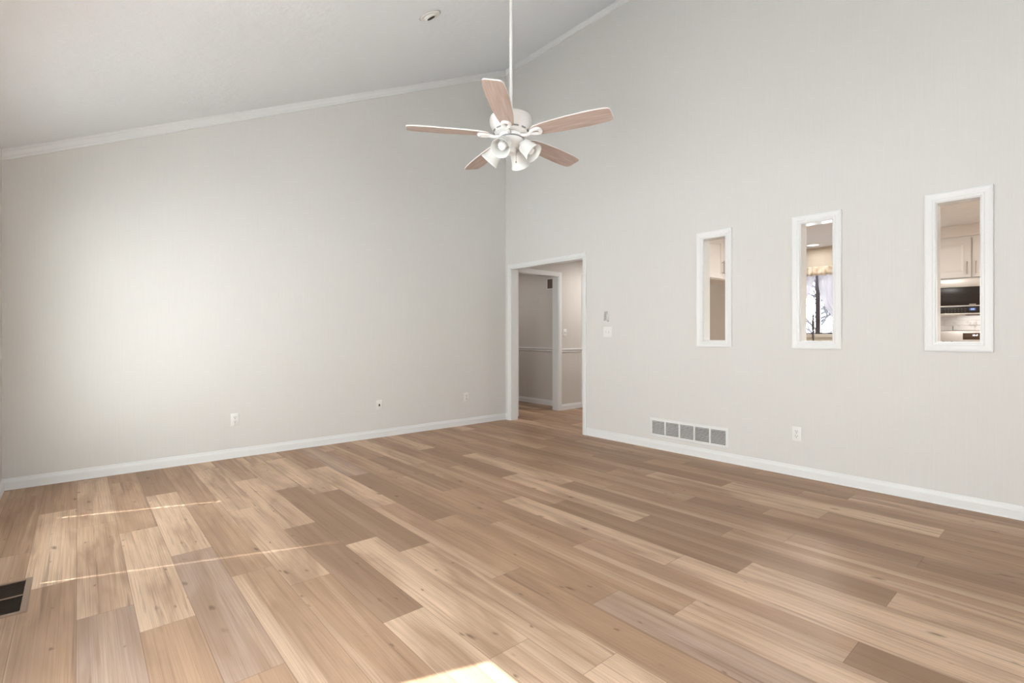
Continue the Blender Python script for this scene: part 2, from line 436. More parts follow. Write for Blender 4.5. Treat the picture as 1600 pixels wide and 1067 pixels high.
struct(MB().box(0.115, 3.97, -6.2, -1.5, 2.44, 2.55).build('ceiling_kitchen', M['kceiling']))
struct(MB().box(-0.9, 0.115, HY + 0.02, 2.4, 2.44, 2.55).box(0.115, 2.82, -1.5, 2.4, 2.44, 2.55).build('ceiling_hall', M['kceiling']))

# ------------------------------------------------------------------ trim
CAS = [(0, 0.0), (0, 0.010), (0.006, 0.013), (0.014, 0.013), (0.020, 0.017), (0.040, 0.019), (0.050, 0.021), (0.058, 0.019), (0.060, 0.0)]
def frame_loop(mb, x0, x1, z0, z1, prof, to):        # mitred picture-frame casing; to(x, z, h)
    loops = []
    for d, h in prof:
        loops.append([to(*p, h) for p in ((x0-d, z0-d), (x1+d, z0-d), (x1+d, z1+d), (x0-d, z1+d))])
    return mb.loft(loops)
def frame_u(mb, x0, x1, z1, prof, to, zb=0.0):
    loops = []
    for d, h in prof:
        loops.append([to(*p, h) for p in ((x0-d, zb), (x0-d, z1+d), (x1+d, z1+d), (x1+d, zb))])
    return mb.loft(loops, closed=False)
to_right = lambda y, z, h: (-h, y, z)
for i, (a, b_) in enumerate(PT):
    o = frame_loop(MB(), a, b_, PZ0, PZ1, CAS, to_right).build('window_%d' % (i+1), M['trim'])
    struct(o, ['narrow white framed pass-through nearest the doorway', 'middle of the three white framed pass-throughs, kitchen window behind it',
               'white framed pass-through farthest from the doorway, microwave behind it'][i], 'pass-through')
    t_ = 0.006
    MB().box(0.0, TW, a, a + t_, PZ0, PZ1).box(0.0, TW, b_ - t_, b_, PZ0, PZ1).box(0.0, TW, a + t_, b_ - t_, PZ0, PZ0 + t_).box(0.0, TW, a + t_, b_ - t_, PZ1 - t_, PZ1).build('reveal', M['gloss'], o)
    frame_loop(MB(), a, b_, PZ0, PZ1, CAS, lambda y, z, h: (TW + h, y, z)).build('rear_casing', M['trim'], o)
# wide doorway in the right wall
o = frame_u(MB(), DY0, DY1, DZ, [(d*0.92, h) for d, h in CAS], to_right).build('door_1', M['trim'])
struct(o)
MB().box(-0.002, TW + 0.002, DY0 - 0.001, DY0 + 0.008, 0, DZ).box(-0.002, TW + 0.002, DY1 - 0.008, DY1 + 0.001, 0, DZ).box(-0.002, TW + 0.002, DY0 + 0.008, DY1 - 0.008, DZ - 0.008, DZ + 0.001).build('jamb', M['trim'], o)
frame_u(MB(), DY0, DY1, DZ, CAS, lambda y, z, h: (TW + h, y, z)).build('rear_casing', M['trim'], o)
to_hall = lambda x, z, h: (x, HY - h, z)
o = frame_u(MB(), 0.30, 1.115, 2.045, CAS, to_hall).build('door_2', M['trim'])
struct(o)
MB().box(0.299, 0.308, HY - 0.002, HY + 0.117, 0, 2.045).box(1.107, 1.116, HY - 0.002, HY + 0.117, 0, 2.045).box(0.308, 1.107, HY - 0.002, HY + 0.117, 2.037, 2.046).build('jamb', M['trim'], o)
struct(frame_u(MB(), 1.70, 2.46, 2.045, CAS, to_hall).build('trim_1', M['trim']))
# baseboards
BAS = [(0, 0), (0.014, 0), (0.014, 0.006), (0.012, 0.010), (0.012, 0.056), (0.010, 0.064), (0.006, 0.072), (0.004, 0.085), (0, 0.087)]
def base(name, p0, p1, nrm, m=None):
    p0, p1, nv = Vector((*p0, 0)), Vector((*p1, 0)), Vector((*nrm, 0))
    return struct(MB().poly([p0 + nv*d + Vector((0, 0, z)) for d, z in BAS], p1 - p0).build(name, m or M['trim']))
base('baseboard_left', (XW, 0), (0, 0), (0, -1))
base('baseboard_right', (0, DY0 - 0.056), (0, -7.6), (-1, 0))
base('baseboard_right_corner', (0, 0), (0, DY1 + 0.056), (-1, 0))
base('baseboard_near', (XW, 0), (XW, GD[1] + 0.06), (1, 0))
base('baseboard_rear', (XW, -7.6), (0, -7.6), (0, 1))
base('baseboard_hall_left', (1.175, HY), (1.64, HY), (0, -1))
base('baseboard_hall_inner', (1.425, HY + 0.115), (1.425, 2.3), (-1, 0))
RAIL = [(0, 0.880), (0.008, 0.882), (0.012, 0.890), (0.012, 0.905), (0.018, 0.912), (0.024, 0.922), (0.024, 0.932), (0.010, 0.938), (0, 0.940)]
def rail(name, p0, p1, nrm):
    p0, p1, nv = Vector((*p0, 0)), Vector((*p1, 0)), Vector((*nrm, 0))
    struct(MB().poly([p0 + nv*d + Vector((0, 0, z)) for d, z in RAIL], p1 - p0).build(name, M['trim']))
rail('trim_2', (1.175, HY), (1.64, HY), (0, -1))
rail('trim_3', (1.425, HY + 0.115), (1.425, 2.3), (-1, 0))
# crown strips (height below the ceiling, projection)
CR = [(0, 0), (0.022, 0), (0.022, 0.016), (0.018, 0.022), (0.014, 0.050), (0.009, 0.058), (0.009, 0.072), (0, 0.074)]
cs = math.cos(math.atan(SL))
pts0 = [Vector((XW, -d, ceil_z(XW) - h/cs)) for d, h in CR]
struct(MB().poly(pts0, (-XW, 0, -XW*SL)).build('trim_4', M['trim']))
CRR = [(0, 0.0), (0.022, 0.010), (0.022, 0.026), (0.018, 0.032), (0.014, 0.052), (0.009, 0.058), (0.009, 0.072), (0, 0.074)]
struct(MB().poly([Vector((-d, 0, ZH - h - (0.0))) for d, h in CRR], (0, -7.6, 0)).build('trim_5', M['trim']))

# ------------------------------------------------------------------ daylight openings of the near wall, added fill window in the rear wall
def window_unit(name, horizontal_axis, fixed, a0, a1, z0, z1, mull, fr, mframe):
    def bx(m_, p, q, z_0, z_1, th=0.04):
        if horizontal_axis == 'y': m_.box(fixed - th/2, fixed + th/2, p, q, z_0, z_1)
        else: m_.box(p, q, fixed - th/2, fixed + th/2, z_0, z_1)
    m_ = MB()
    bx(m_, a0, a0 + fr, z0, z1); bx(m_, a1 - fr, a1, z0, z1); bx(m_, a0 + fr, a1 - fr, z0, z0 + fr); bx(m_, a0 + fr, a1 - fr, z1 - fr, z1)
    for c in mull: bx(m_, c - fr/2, c + fr/2, z0 + fr, z1 - fr)
    o = struct(m_.build(name, mframe))
    g = MB(); bx(g, a0 + fr, a1 - fr, z0 + fr, z1 - fr, 0.006); g.build('pane', M['glass'], o)
    return o
window_unit('window_4', 'y', XW - 0.08, WB[0], WB[1], WB[2], WB[3], [], 0.008, M['trim'])
window_unit('window_5', 'y', XW - 0.08, GD[0], GD[1], 0.0, GD[3], [], 0.012, M['trim'])
window_unit('window_6', 'x', -7.68, -4.6, -2.9, 0.6, 2.15, [-3.75], 0.05, M['trim'])  # added unseen window, lets in fill light from behind the camera
bl = thing('window_blind', 'closed white slatted blind in the window beside the floor register', 'blind', (XW - 0.02, -1.4215, 2.045))
MB().box(-0.02, 0.02, -0.53, 0.538, 0.0, 0.03).build('headrail', M['plastic'], bl)
mb = MB()
for k in range(56):
    z = -0.012 - k*0.0290
    e_ = 0.5385 if (k % 2 or k < 20) else 0.5290
    mb.poly([(-0.0145, -0.5385, z - 0.0013), (-0.0145, -0.5385, z - 0.0007), (0.0145, -0.5385, z + 0.0013), (0.0145, -0.5385, z + 0.0007)], (0, e_ + 0.5385, 0))
mb.build('slats', M['slat'], bl)
MB().box(-0.018, 0.018, -0.5385, 0.540, -1.676, -1.640, 0.003).build('bottom_rail', M['plastic'], bl)

# ------------------------------------------------------------------ ceiling fan
FX, FY, FZ = -2.301, -2.784, 2.430
fan = thing('ceiling_fan', 'white ceiling fan with five washed wood blades and four bell shaped lights', 'ceiling fan', (FX, FY, FZ))
fw = Vector((math.sin(YAW), math.cos(YAW), 0))
fan.rotation_mode = 'AXIS_ANGLE'
axis = Vector((0, 0, 1)).cross(fw); ang = -R(2.3)
fan.rotation_axis_angle = (-ang, axis.x, axis.y, 0)      # the far blades hang a touch lower
zc = ceil_z(FX) - FZ
MB().lathe([(0.0105, 0.115), (0.0105, zc + 0.02)], 16).build('downrod', M['fanwhite'], fan, True)
MB().lathe([(0.02, zc - 0.075), (0.05, zc - 0.06), (0.068, zc - 0.02), (0.07, zc + 0.06)], 32).build('canopy', M['fanwhite'], fan, True)
mo = MB().lathe([(0.025, 0.17), (0.028, 0.135), (0.06, 0.128), (0.118, 0.124), (0.134, 0.112), (0.138, 0.095), (0.135, 0.070), (0.124, 0.045), (0.112, 0.030), (0.104, 0.012), (0.085, 0.004), (0.03, 0.002)], 48).build('motor_housing', M['fanwhite'], fan, True)
for k in range(12):
    a = 2*PI*k/12 + 0.1; r = 0.1085
    m4 = Matrix.Rotation(a, 4, 'Z') @ Matrix.Translation((r + 0.0012, 0, 0.0215)) @ Matrix.Rotation(R(24), 4, 'Y')
    q = [m4 @ Vector(p) for p in ((0, -0.017, -0.0045), (0, 0.017, -0.0045), (0, 0.017, 0.0045), (0, -0.017, 0.0045))]
    MB().poly(q, m4.to_3x3() @ Vector((0.003, 0, 0))).build('vent_slot', M['softslot'], mo)
MB().lathe([(0.03, 0.006), (0.074, 0.004), (0.078, -0.006), (0.074, -0.016), (0.06, -0.02), (0.03, -0.02)], 40).build('flywheel', M['fanwhite'], fan, True)
# blades
def blade_outline():
    up = [(0.150, 0.030), (0.175, 0.044), (0.22, 0.052), (0.30, 0.060), (0.40, 0.066), (0.50, 0.068), (0.58, 0.066), (0.63, 0.061), (0.650, 0.056), (0.659, 0.047), (0.662, 0.034)]
    return up + [(x, -y) for x, y in reversed(up)]
TH0 = R(189.5) - YAW
def pitch(p, a, pz=R(11)):
    x, y, z = p
    y2 = y*math.cos(pz) + z*math.sin(pz); z2 = z*math.cos(pz) - y*math.sin(pz)
    return Vector((x*math.cos(a) - y2*math.sin(a), x*math.sin(a) + y2*math.cos(a), z2))
for k in range(5):
    a = TH0 + 2*PI*k/5
    ol = blade_outline()
    rot = Matrix.Rotation(a, 4, 'Z') @ Matrix.Rotation(-R(11), 4, 'X')
    # white laminated board, its underside washed wood
    b_ = MB().poly([(x, y, -0.002) for x, y in ol], (0, 0, 0.0075)).build('blade', M['bladeedge'], fan)
    b_.rotation_euler = rot.to_euler()
    me = b_.data; me.materials.append(M['blade'])
    for p in me.polygons:
        if p.normal.z < -0.9: p.material_index = 1
    # bracket: neck from the flywheel, teardrop ring under the blade root
    br = MB()
    ring = []
    for i in range(28):
        t = 2*PI*i/28
        ring.append((0.174 + 0.034*math.cos(t), 0.022*math.sin(t)*(1 + 0.4*math.cos(t)), -0.008))
    br.tube(ring, 0.0115, 8, closed=True)
    br.tube([(0.060, 0.0, -0.010), (0.085, 0.004, -0.012), (0.110, 0.006, -0.016), (0.130, 0.003, -0.012), (0.146, 0, -0.008)], [0.013, 0.011, 0.010, 0.011, 0.013], 10)
    br.build('blade_bracket', M['fanwhite'], b_, True)
# light kit
kit = MB().lathe([(0.03, -0.018), (0.060, -0.020), (0.082, -0.026), (0.083, -0.032), (0.078, -0.046), (0.062, -0.066), (0.044, -0.080), (0.036, -0.086), (0.034, -0.112), (0.030, -0.118), (0.0, -0.120)], 40).build('light_fitter', M['fanwhite'], fan, True)
MB().lathe([(0.0835, -0.0265), (0.0845, -0.0285), (0.0845, -0.031), (0.0835, -0.033)], 40, cap=False).build('fitter_band', M['softslot'], kit, True)
for k, az in enumerate((246, 336, 66, 156)):
    a = R(az) - YAW
    d = Vector((math.cos(a), math.sin(a), 0))
    tilt = R(46)
    ax = (d*math.sin(tilt) + Vector((0, 0, -math.cos(tilt)))).normalized()
    p0 = d*0.052 + Vector((0, 0, -0.060)); p1 = d*0.082 + Vector((0, 0, -0.070))
    ar = MB().tube([d*0.035 + Vector((0, 0, -0.066)), p0, p1 - ax*0.01, p1 + ax*0.012], [0.011, 0.011, 0.011, 0.013], 12).build('lamp_arm', M['fanwhite'], fan, True)
    q = ax.to_track_quat('Z', 'Y').to_matrix().to_4x4(); q.translation = p1
    sh = MB().lathe([(0.016, 0.002), (0.030, 0.003), (0.040, 0.010), (0.045, 0.022), (0.0475, 0.042), (0.050, 0.064), (0.054, 0.084), (0.060, 0.098), (0.0625, 0.106), (0.062, 0.109),
                     (0.0585, 0.107), (0.052, 0.086), (0.047, 0.064), (0.044, 0.042), (0.041, 0.024), (0.034, 0.012), (0.016, 0.006)], 36, q, cap=False).build('lamp_shade', M['frost'], fan, True)
    MB().lathe([(0.013, 0.010), (0.013, 0.030), (0.020, 0.048), (0.027, 0.064), (0.027, 0.076), (0.020, 0.088), (0.0, 0.093)], 24, q).build('bulb', M['bulb'], sh, True)
MB().tube([(0.012, -0.036, -0.086), (0.012, -0.036, -0.14), (0.012, -0.036, -0.175)], 0.0012, 6).lathe([(0.0, -0.188), (0.004, -0.185), (0.004, -0.178), (0.0, -0.174)], 8, Matrix.Translation((0.012, -0.036, 0))).build('pull_chain', M['nickel'], fan, True)

# ------------------------------------------------------------------ adjustable ceiling downlight
cx_, cy_ = -2.293, -1.785
sl = math.atan(SL)
dl = thing('recessed_light', 'round white swivel downlight with a dark opening in the sloped ceiling', 'ceiling light', (cx_, cy_, ceil_z(cx_)))
dl.rotation_euler = (0, -sl, 0)
MB().lathe([(0.045, -0.006), (0.066, -0.010), (0.082, -0.006), (0.085, 0.0), (0.085, 0.004), (0.04, 0.004)], 48, cap=False).build('trim_ring', M['plastic'], dl, True)
MB().lathe([(0.0845, -0.001), (0.0880, -0.002), (0.0880, 0.003), (0.0845, 0.003)], 48, cap=False).build('shadow_gap', M['softslot'], dl, True)  # grey ring coloured as the shadow gap around the trim
tl = Vector((0.12, -0.05, -1)).normalized().to_track_quat('Z', 'Y').to_matrix().to_4x4()
tl.translation = Vector((0, 0, 0.002))
MB().lathe([(0.056, -0.006), (0.056, 0.004), (0.052, 0.012), (0.046, 0.018), (0.038, 0.022), (0.0345, 0.0225), (0.034, 0.010), (0.0, 0.009)], 40, tl, cap=False).build('eyeball', M['plastic'], dl, True)
MB().lathe([(0.0342, 0.0215), (0.030, 0.0195), (0.0, 0.0190)], 32, tl, cap=False).build('lamp_opening', M['ventdark'], dl, True)

# ------------------------------------------------------------------ outlets, switches, controls
def outlet(label, loc, rz):
    o = thing('electrical_outlet', label, 'outlet', loc, rz, None)
    MB().box(-0.0355, 0.0355, -0.006, 0.0, -0.058, 0.058, 0.003).build('cover_plate', M['plastic'], o, True)
    for s in (1, -1):
        rc = MB().lathe([(0.0165, 0.0), (0.0165, 0.0022), (0.0150, 0.003), (0.0, 0.003)], 24, Matrix.Translation((0, -0.006, s*0.0195)) @ Matrix.Rotation(R(90), 4, 'X')).build('receptacle', M['plastic'], o, True)
        z = s*0.0195
        MB().box(-0.0085, -0.0055, -0.0096, -0.0085, z - 0.001, z + 0.009).box(0.0055, 0.0085, -0.0096, -0.0085, z, z + 0.008).box(-0.0025, 0.0025, -0.0096, -0.0085, z - 0.011, z - 0.005).build('slots', M['slot'], rc)
    MB().lathe([(0.003, 0), (0.003, 0.0015), (0, 0.0018)], 12, Matrix.Translation((0, -0.006, 0)) @ Matrix.Rotation(R(90), 4, 'X')).build('screw', M['greyplastic'], o, True)
    return o
outlet('white double outlet low on the left wall, the one farthest from the doorway', (-3.307, 0, 0.357), 0)
outlet('white double outlet low on the left wall near the room corner', (-0.664, 0, 0.356), 0)
outlet('white double outlet low on the right wall beside the large return grille', (0, -3.665, 0.344), RW)
o = thing('cable_outlet', 'white wall plate with one dark jack between the two left wall outlets', 'outlet', (-1.858, 0, 0.361))
MB().box(-0.0355, 0.0355, -0.006, 0.0, -0.058, 0.058, 0.003).build('cover_plate', M['plastic'], o, True)
MB().box(-0.0075, 0.0075, -0.0085, -0.005, -0.013, 0.013).build('jack', M['slot'], o)
for z in (0.040, -0.036): MB().lathe([(0.0035, 0), (0.0035, 0.0015), (0, 0.0018)], 12, Matrix.Translation((0, -0.006, z)) @ Matrix.Rotation(R(90), 4, 'X')).build('screw', M['greyplastic'], o, True)
o = thing('light_switch', 'white double toggle light switch plate on the wall right of the doorway', 'light switch', (0, -1.742, 1.180), RW)
MB().box(-0.058, 0.058, -0.006, 0.0, -0.058, 0.058, 0.003).build('cover_plate', M['plastic'], o, True)
for x in (-0.023, 0.023): MB().box(x - 0.005, x + 0.005, -0.017, -0.005, -0.009, 0.010, 0.002).build('toggle', M['plastic'], o, True)
o = thing('fan_remote', 'small pale grey fan control held in a wall cradle above the double switch', 'wall control', (0, -1.728, 1.352), RW)
MB().box(-0.028, 0.028, -0.008, 0.0, -0.058, 0.052, 0.004).box(-0.028, -0.022, -0.024, -0.006, -0.058, 0.020).box(0.022, 0.028, -0.024, -0.006, -0.058, 0.020).box(-0.028, 0.028, -0.024, -0.006, -0.060, -0.050).build('cradle', M['plastic'], o, True)
rm = MB().box(-0.0205, 0.0205, -0.022, -0.009, -0.048, 0.055, 0.004).build('remote_body', M['greyplastic'], o, True)
for z in (0.035, 0.015, -0.005, -0.025): MB().lathe([(0.007, 0), (0.007, 0.002), (0.0, 0.0025)], 14, Matrix.Translation((0, -0.022, z)) @ Matrix.Rotation(R(90), 4, 'X')).build('button', M['softslot'], rm, True)
o = thing('light_switch', 'small white single light switch on the hall wall beyond the doorway', 'light switch', (1.258, HY, 1.185))
MB().box(-0.0355, 0.0355, -0.006, 0.0, -0.058, 0.058, 0.003).build('cover_plate', M['plastic'], o, True)
MB().box(-0.005, 0.005, -0.017, -0.005, -0.009, 0.010, 0.002).build('toggle', M['plastic'], o, True)

# ------------------------------------------------------------------ large return grille on the right wall
gr = thing('return_air_grille', 'long white return air grille of five louvred panels above the right baseboard', 'air vent', (0, -2.694, 0.2145), RW)
GW, GH = 0.818, 0.184
mb = MB()
inx = [-GW/2 + 0.027 + i*(GW - 0.054 + 0.014)/5 for i in range(5)]; pw = (GW - 0.054 + 0.014)/5 - 0.014
frame_loop(mb, -GW/2 + 0.026, GW/2 - 0.026, -GH/2 + 0.026, GH/2 - 0.026, [(0, -0.004), (0, 0.009), (0.018, 0.009), (0.026, 0.003), (0.026, 0)], lambda x, z, h: (x, -h, z))
for i in range(4): mb.box(inx[i] + pw, inx[i] + pw + 0.014, -0.009, 0.004, -GH/2 + 0.026, GH/2 - 0.026)
mb.build('frame', M['vent'], gr)
MB().box(-GW/2 + 0.02, GW/2 - 0.02, -0.0012, -0.0002, -GH/2 + 0.02, GH/2 - 0.02).build('backing', M['ventdark'], gr)
for i in range(5):
    mb = MB(); x0 = inx[i]
    for k in range(10):
        z = -GH/2 + 0.0275 + k*(GH - 0.052)/10
        mb.poly([(x0, -0.0085, z + 0.0004), (x0, -0.0075, z), (x0, -0.0020, z + 0.0048), (x0, -0.0030, z + 0.0054)], (pw, 0, 0))
    mb.build('louvre_panel', M['vent'], gr)
for x in (-GW/2 + 0.012, GW/2 - 0.012): MB().lathe([(0.004, 0), (0.004, 0.001), (0, 0.002)], 10, Matrix.Translation((x, -0.007, 0)) @ Matrix.Rotation(R(90), 4, 'X')).build('screw', M['vent'], gr, True)

# ------------------------------------------------------------------ floor register
rg = thing('floor_register', 'brown metal floor register set in the planks at the left edge', 'air vent', (-4.685, -2.17, 0.0))
mb = MB()
frame_loop(mb, -0.088, 0.088, -0.176, 0.176, [(0, 0.0005), (0, 0.005), (0.018, 0.005), (0.023, 0.0005)], lambda x, y, h: (x, y, h)).box(-0.088, 0.088, -0.0035, 0.0035, 0.001, 0.0048)
mb.build('frame', M['bronzerim'], rg)
MB().box(-0.088, 0.088, -0.176, 0.176, 0.0004, 0.0010).build('duct_opening', M['black'], rg)
for s in (1, -1):
    mb = MB()
    for k in range(11):
        y = s*(0.0105 + k*0.0155)
        mb.poly([(-0.086, y - 0.0045, 0.0044), (-0.086, y - 0.0035, 0.0046), (-0.086, y + 0.0045, 0.0014), (-0.086, y + 0.0035, 0.0012)], (0.172, 0, 0))
    mb.build('louvre_bank', M['bronze'], rg)

# ------------------------------------------------------------------ hall vent
hv = thing('wall_vent', 'small brown slotted vent in a pale frame high on the dim hall wall', 'air vent', (1.425, 0.475, 1.985), RW)
frame_loop(MB(), -0.152, 0.152, -0.076, 0.076, [(0, -0.001), (0, 0.008), (0.014, 0.008), (0.02, 0.0)], lambda x, z, h: (x, -h, z)).build('frame', M['trim'], hv)
MB().box(-0.152, 0.152, -0.0015, -0.0003, -0.076, 0.076).build('backing', M['ventdark'], hv)
mb = MB()
for k in range(13):
    x = -0.146 + k*0.0243
    mb.box(x - 0.006, x + 0.006, -0.006, -0.003, -0.076, 0.076)
mb.build('louvres', M['bronze'], hv)
for hx_, hy_, hl_ in ((1.75, -0.75, 'round white ceiling light in the hall'), (0.5, 1.2, 'added unseen ceiling light in the dim room beyond the inner doorway')):  # second fixture is added, unseen, to go with its fill lamp
    hl = thing('ceiling_light', hl_, 'ceiling light', (hx_, hy_, 2.44))
    MB().lathe([(0.16, 0.0), (0.16, -0.03), (0.15, -0.035), (0.0, -0.035)], 32).build('base', M['trim'], hl, True)
    MB().lathe([(0.148, -0.034), (0.140, -0.06), (0.10, -0.085), (0.0, -0.095)], 32).build('diffuser', M['lamp'], hl, True)

# ------------------------------------------------------------------ kitchen
def panel_door(mb, x0, x1, z0, z1, y, th=0.02):       # raised panel door, front at y (facing -y), local coords
    st = 0.058
    mb.box(x0, x1, y + 0.006, y + th, z0, z1)
    mb.box(x0, x0 + st, y, y + 0.008, z0, z1).box(x1 - st, x1, y, y + 0.008, z0, z1).box(x0 + st, x1 - st, y, y + 0.008, z0, z0 + st).box(x0 + st, x1 - st, y, y + 0.008, z1 - st, z1)
    a = [(x0 + st + 0.008, z0 + st + 0.008), (x1 - st - 0.008, z0 + st + 0.008), (x1 - st - 0.008, z1 - st - 0.008), (x0 + st + 0.008, z1 - st - 0.008)]
    b_ = [(x0 + st + 0.03, z0 + st + 0.03), (x1 - st - 0.03, z0 + st + 0.03), (x1 - st - 0.03, z1 - st - 0.03), (x0 + st + 0.03, z1 - st - 0.03)]
    mb.loft([[(x, y + 0.0065, z) for x, z in a], [(x, y + 0.001, z) for x, z in b_]])
    mb.bm.faces.new([mb.bm.verts.new((x, y + 0.001, z)) for x, z in b_])
    return mb
def handle(parent, x, z0, z1, y):
    mb = MB().tube([(x, y - 0.028, z0), (x, y - 0.028, z1)], 0.006, 10)
    for z in (z0 + 0.016, z1 - 0.016): mb.tube([(x, y + 0.001, z), (x, y - 0.028, z)], 0.0045, 8)
    return mb.build('handle', M['nickel'], parent, True)
def crown(mb, x0, x1, y0, y1, z0, z1):
    return mb.poly([(x0, y0 + 0.004, z0), (x0, y0 - 0.012, z0 + 0.004), (x0, y0 - 0.014, z0 + 0.025), (x0, y0 - 0.045, z1 - 0.025), (x0, y0 - 0.052, z1), (x0, y1, z1), (x0, y1, z0)], (x1 - x0, 0, 0))
# cabinet above the refrigerator space (faces -y)
fc = thing('wall_cabinet', 'cream two door cabinet above an empty space, seen through the pass-through nearest the doorway', 'cabinet', (1.655, -2.21, 1.83))
MB().box(-0.44, 0.44, 0.002, 0.586, 0, 0.53).build('body', M['cab'], fc)
d1 = panel_door(MB(), -0.435, -0.003, 0.012, 0.50, -0.019).build('door', M['cab'], fc); handle(d1, -0.034, 0.07, 0.23, -0.019)
d2 = panel_door(MB(), 0.003, 0.435, 0.012, 0.50, -0.019).build('door', M['cab'], fc); handle(d2, 0.034, 0.07, 0.23, -0.019)
crown(MB(), -0.44, 0.44, 0.0, 0.58, 0.53, 0.608).build('crown', M['cab'], fc)
# cabinet above the microwave (faces the pass-through; local frame of the right wall)
CX = 3.47
wc = thing('wall_cabinet', 'cream two door cabinet with slim handles above the microwave, through the third pass-through', 'cabinet', (CX, -4.312, 1.806), RW)
MB().box(-0.383, 0.383, 0.002, 0.378, 0, 0.50).build('body', M['cab'], wc)
d1 = panel_door(MB(), -0.379, -0.008, 0.016, 0.475, -0.019).build('door', M['cab'], wc); handle(d1, -0.040, 0.05, 0.20, -0.019)
d2 = panel_door(MB(), 0.008, 0.379, 0.016, 0.475, -0.019).build('door', M['cab'], wc); handle(d2, 0.040, 0.05, 0.20, -0.019)
crown(MB(), -0.383, 0.383, 0.0, 0.378, 0.50, 0.632).build('crown', M['cab'], wc)
# microwave
mw = thing('microwave', 'stainless and black over the range microwave with a lit blue clock', 'microwave', (3.41, -4.312, 1.385), RW)
MB().box(-0.379, 0.379, 0.02, 0.438, 0, 0.419).build('body', M['slot'], mw)
MB().box(-0.379, 0.379, 0.0, 0.02, 0.322, 0.419, 0.004).build('vent_strip', M['steel'], mw, True)
d = MB().box(-0.379, 0.379, -0.004, 0.02, 0.103, 0.320, 0.004).build('door', M['blackglass'], mw, True)
MB().box(-0.379, 0.379, -0.007, -0.003, 0.096, 0.107).build('door_rail', M['steel'], d)
MB().box(-0.018, 0.040, -0.0055, -0.0038, 0.114, 0.121).build('badge', M['logo'], d)
p = MB().box(-0.379, 0.379, -0.002, 0.02, 0.017, 0.097, 0.003).build('control_panel', M['blackglass'], mw, True)
MB().box(-0.379, 0.379, -0.006, 0.02, 0.0, 0.017, 0.003).build('base_rail', M['steel'], p, True)
MB().box(-0.017, 0.040, -0.0035, -0.0018, 0.045, 0.076).build('clock_screen', M['digitback'], p)
mb = MB()
for x in (-0.003, 0.006, 0.014, 0.022): mb.box(x, x + 0.0055, -0.0046, -0.0034, 0.052, 0.070)
mb.build('clock_digits', M['digitblue'], p)
mb = MB()
for x in [-0.36 + i*0.03 for i in range(11)]:
    for z in (0.036, 0.062): mb.box(x, x + 0.016, -0.0026, -0.0018, z, z + 0.006)
mb.build('key_legends', M['legend'], p)
MB().box(-0.30, -0.055, 0.03, 0.20, -0.012, 0.0).build('grease_filter', M['steel'], mw)
# backsplash and range
struct(MB().box(KX - 0.012, KX - 0.0005, -6.1, -3.3, 0.92, 1.42).build('wall_backsplash', M['stone']))
mb = MB()
rq = random.Random(3)
z = 1.20
for r_ in range(3):
    y = -3.32 - 0.13*(r_ % 2)
    while y > -5.2:
        wd = rq.uniform(0.20, 0.34)
        mb.box(KX - 0.012 - rq.uniform(0.004, 0.016), KX - 0.010, y - wd + 0.004, y, z + 0.002, z + 0.062, 0.004, 1)
        y -= wd
    z += 0.066
struct(mb.build('wall_backsplash_stones', M['stone']))
rn = thing('kitchen_range', 'steel range whose backguard with a brown clock panel shows below the microwave', 'range', (3.21, -4.312, 0.0), RW)
MB().box(-0.379, 0.379, 0.0, 0.625, 0.0, 0.905, 0.004).build('body', M['steel'], rn, True)
MB().box(-0.379, 0.379, 0.0, 0.56, 0.905, 0.918, 0.003).build('cooktop', M['blackglass'], rn, True)
MB().box(-0.33, 0.33, -0.02, 0.0, 0.22, 0.74, 0.006).build('oven_door', M['blackglass'], rn, True)
MB().tube([(-0.30, -0.055, 0.77), (0.30, -0.055, 0.77)], 0.011, 12).tube([(-0.28, 0, 0.77), (-0.28, -0.055, 0.77)], 0.008, 8).tube([(0.28, 0, 0.77), (0.28, -0.055, 0.77)], 0.008, 8).build('oven_handle', M['steel'], rn, True)
bgd = MB().box(-0.379, 0.379, 0.545, 0.625, 0.905, 1.197, 0.006).build('backguard', M['steel'], rn, True)
MB().box(-0.118, 0.118, 0.541, 0.547, 1.091, 1.170, 0.003).build('clock_panel', M['brownglass'], bgd, True)
MB().box(-0.028, -0.006, 0.5395, 0.5408, 1.135, 1.152).box(0.000, 0.010, 0.5395, 0.5408, 1.135, 1.148).box(0.008, 0.018, 0.5395, 0.5408, 1.141, 1.154).build('clock_digits', M['digitwhite'], bgd)
for x in (-0.30, -0.22, 0.22, 0.30): MB().lathe([(0.022, 0), (0.02, 0.02), (0, 0.022)], 20, Matrix.Translation((x, 0.545, 1.05)) @ Matrix.Rotation(R(90), 4, 'X')).build('knob', M['slot'], bgd, True)
# sink run
sk = thing('base_cabinet', 'cream base cabinet run under the kitchen window', 'cabinet', (3.22, -2.78, 0.0), RW)
MB().box(-1.12, 1.12, 0.02, 0.60, 0.10, 0.875).box(-1.12, 1.12, 0.08, 0.60, 0.0, 0.10).build('body', M['cab'], sk)
for i in range(5):
    x0 = -1.115 + i*0.446
    d = panel_door(MB(), x0 + 0.003, x0 + 0.443, 0.12, 0.86, 0.0).build('door', M['cab'], sk); handle(d, x0 + 0.40, 0.66, 0.80, 0.0)
o = MB().box(3.19, KX - 0.001, -3.905, -1.625, 0.876, 0.915, 0.005).build('countertop', M['counter'], None, True)
tag(o, 'pale counter running under the kitchen window', 'countertop')
fa = thing('kitchen_faucet', 'slim dark kitchen faucet standing in front of the kitchen window mullion', 'faucet', (3.62, -2.59, 0.915), R(18))
MB().lathe([(0.026, 0.0), (0.026, 0.012), (0.016, 0.02), (0.014, 0.10)], 20).build('base', M['copper'], fa, True)
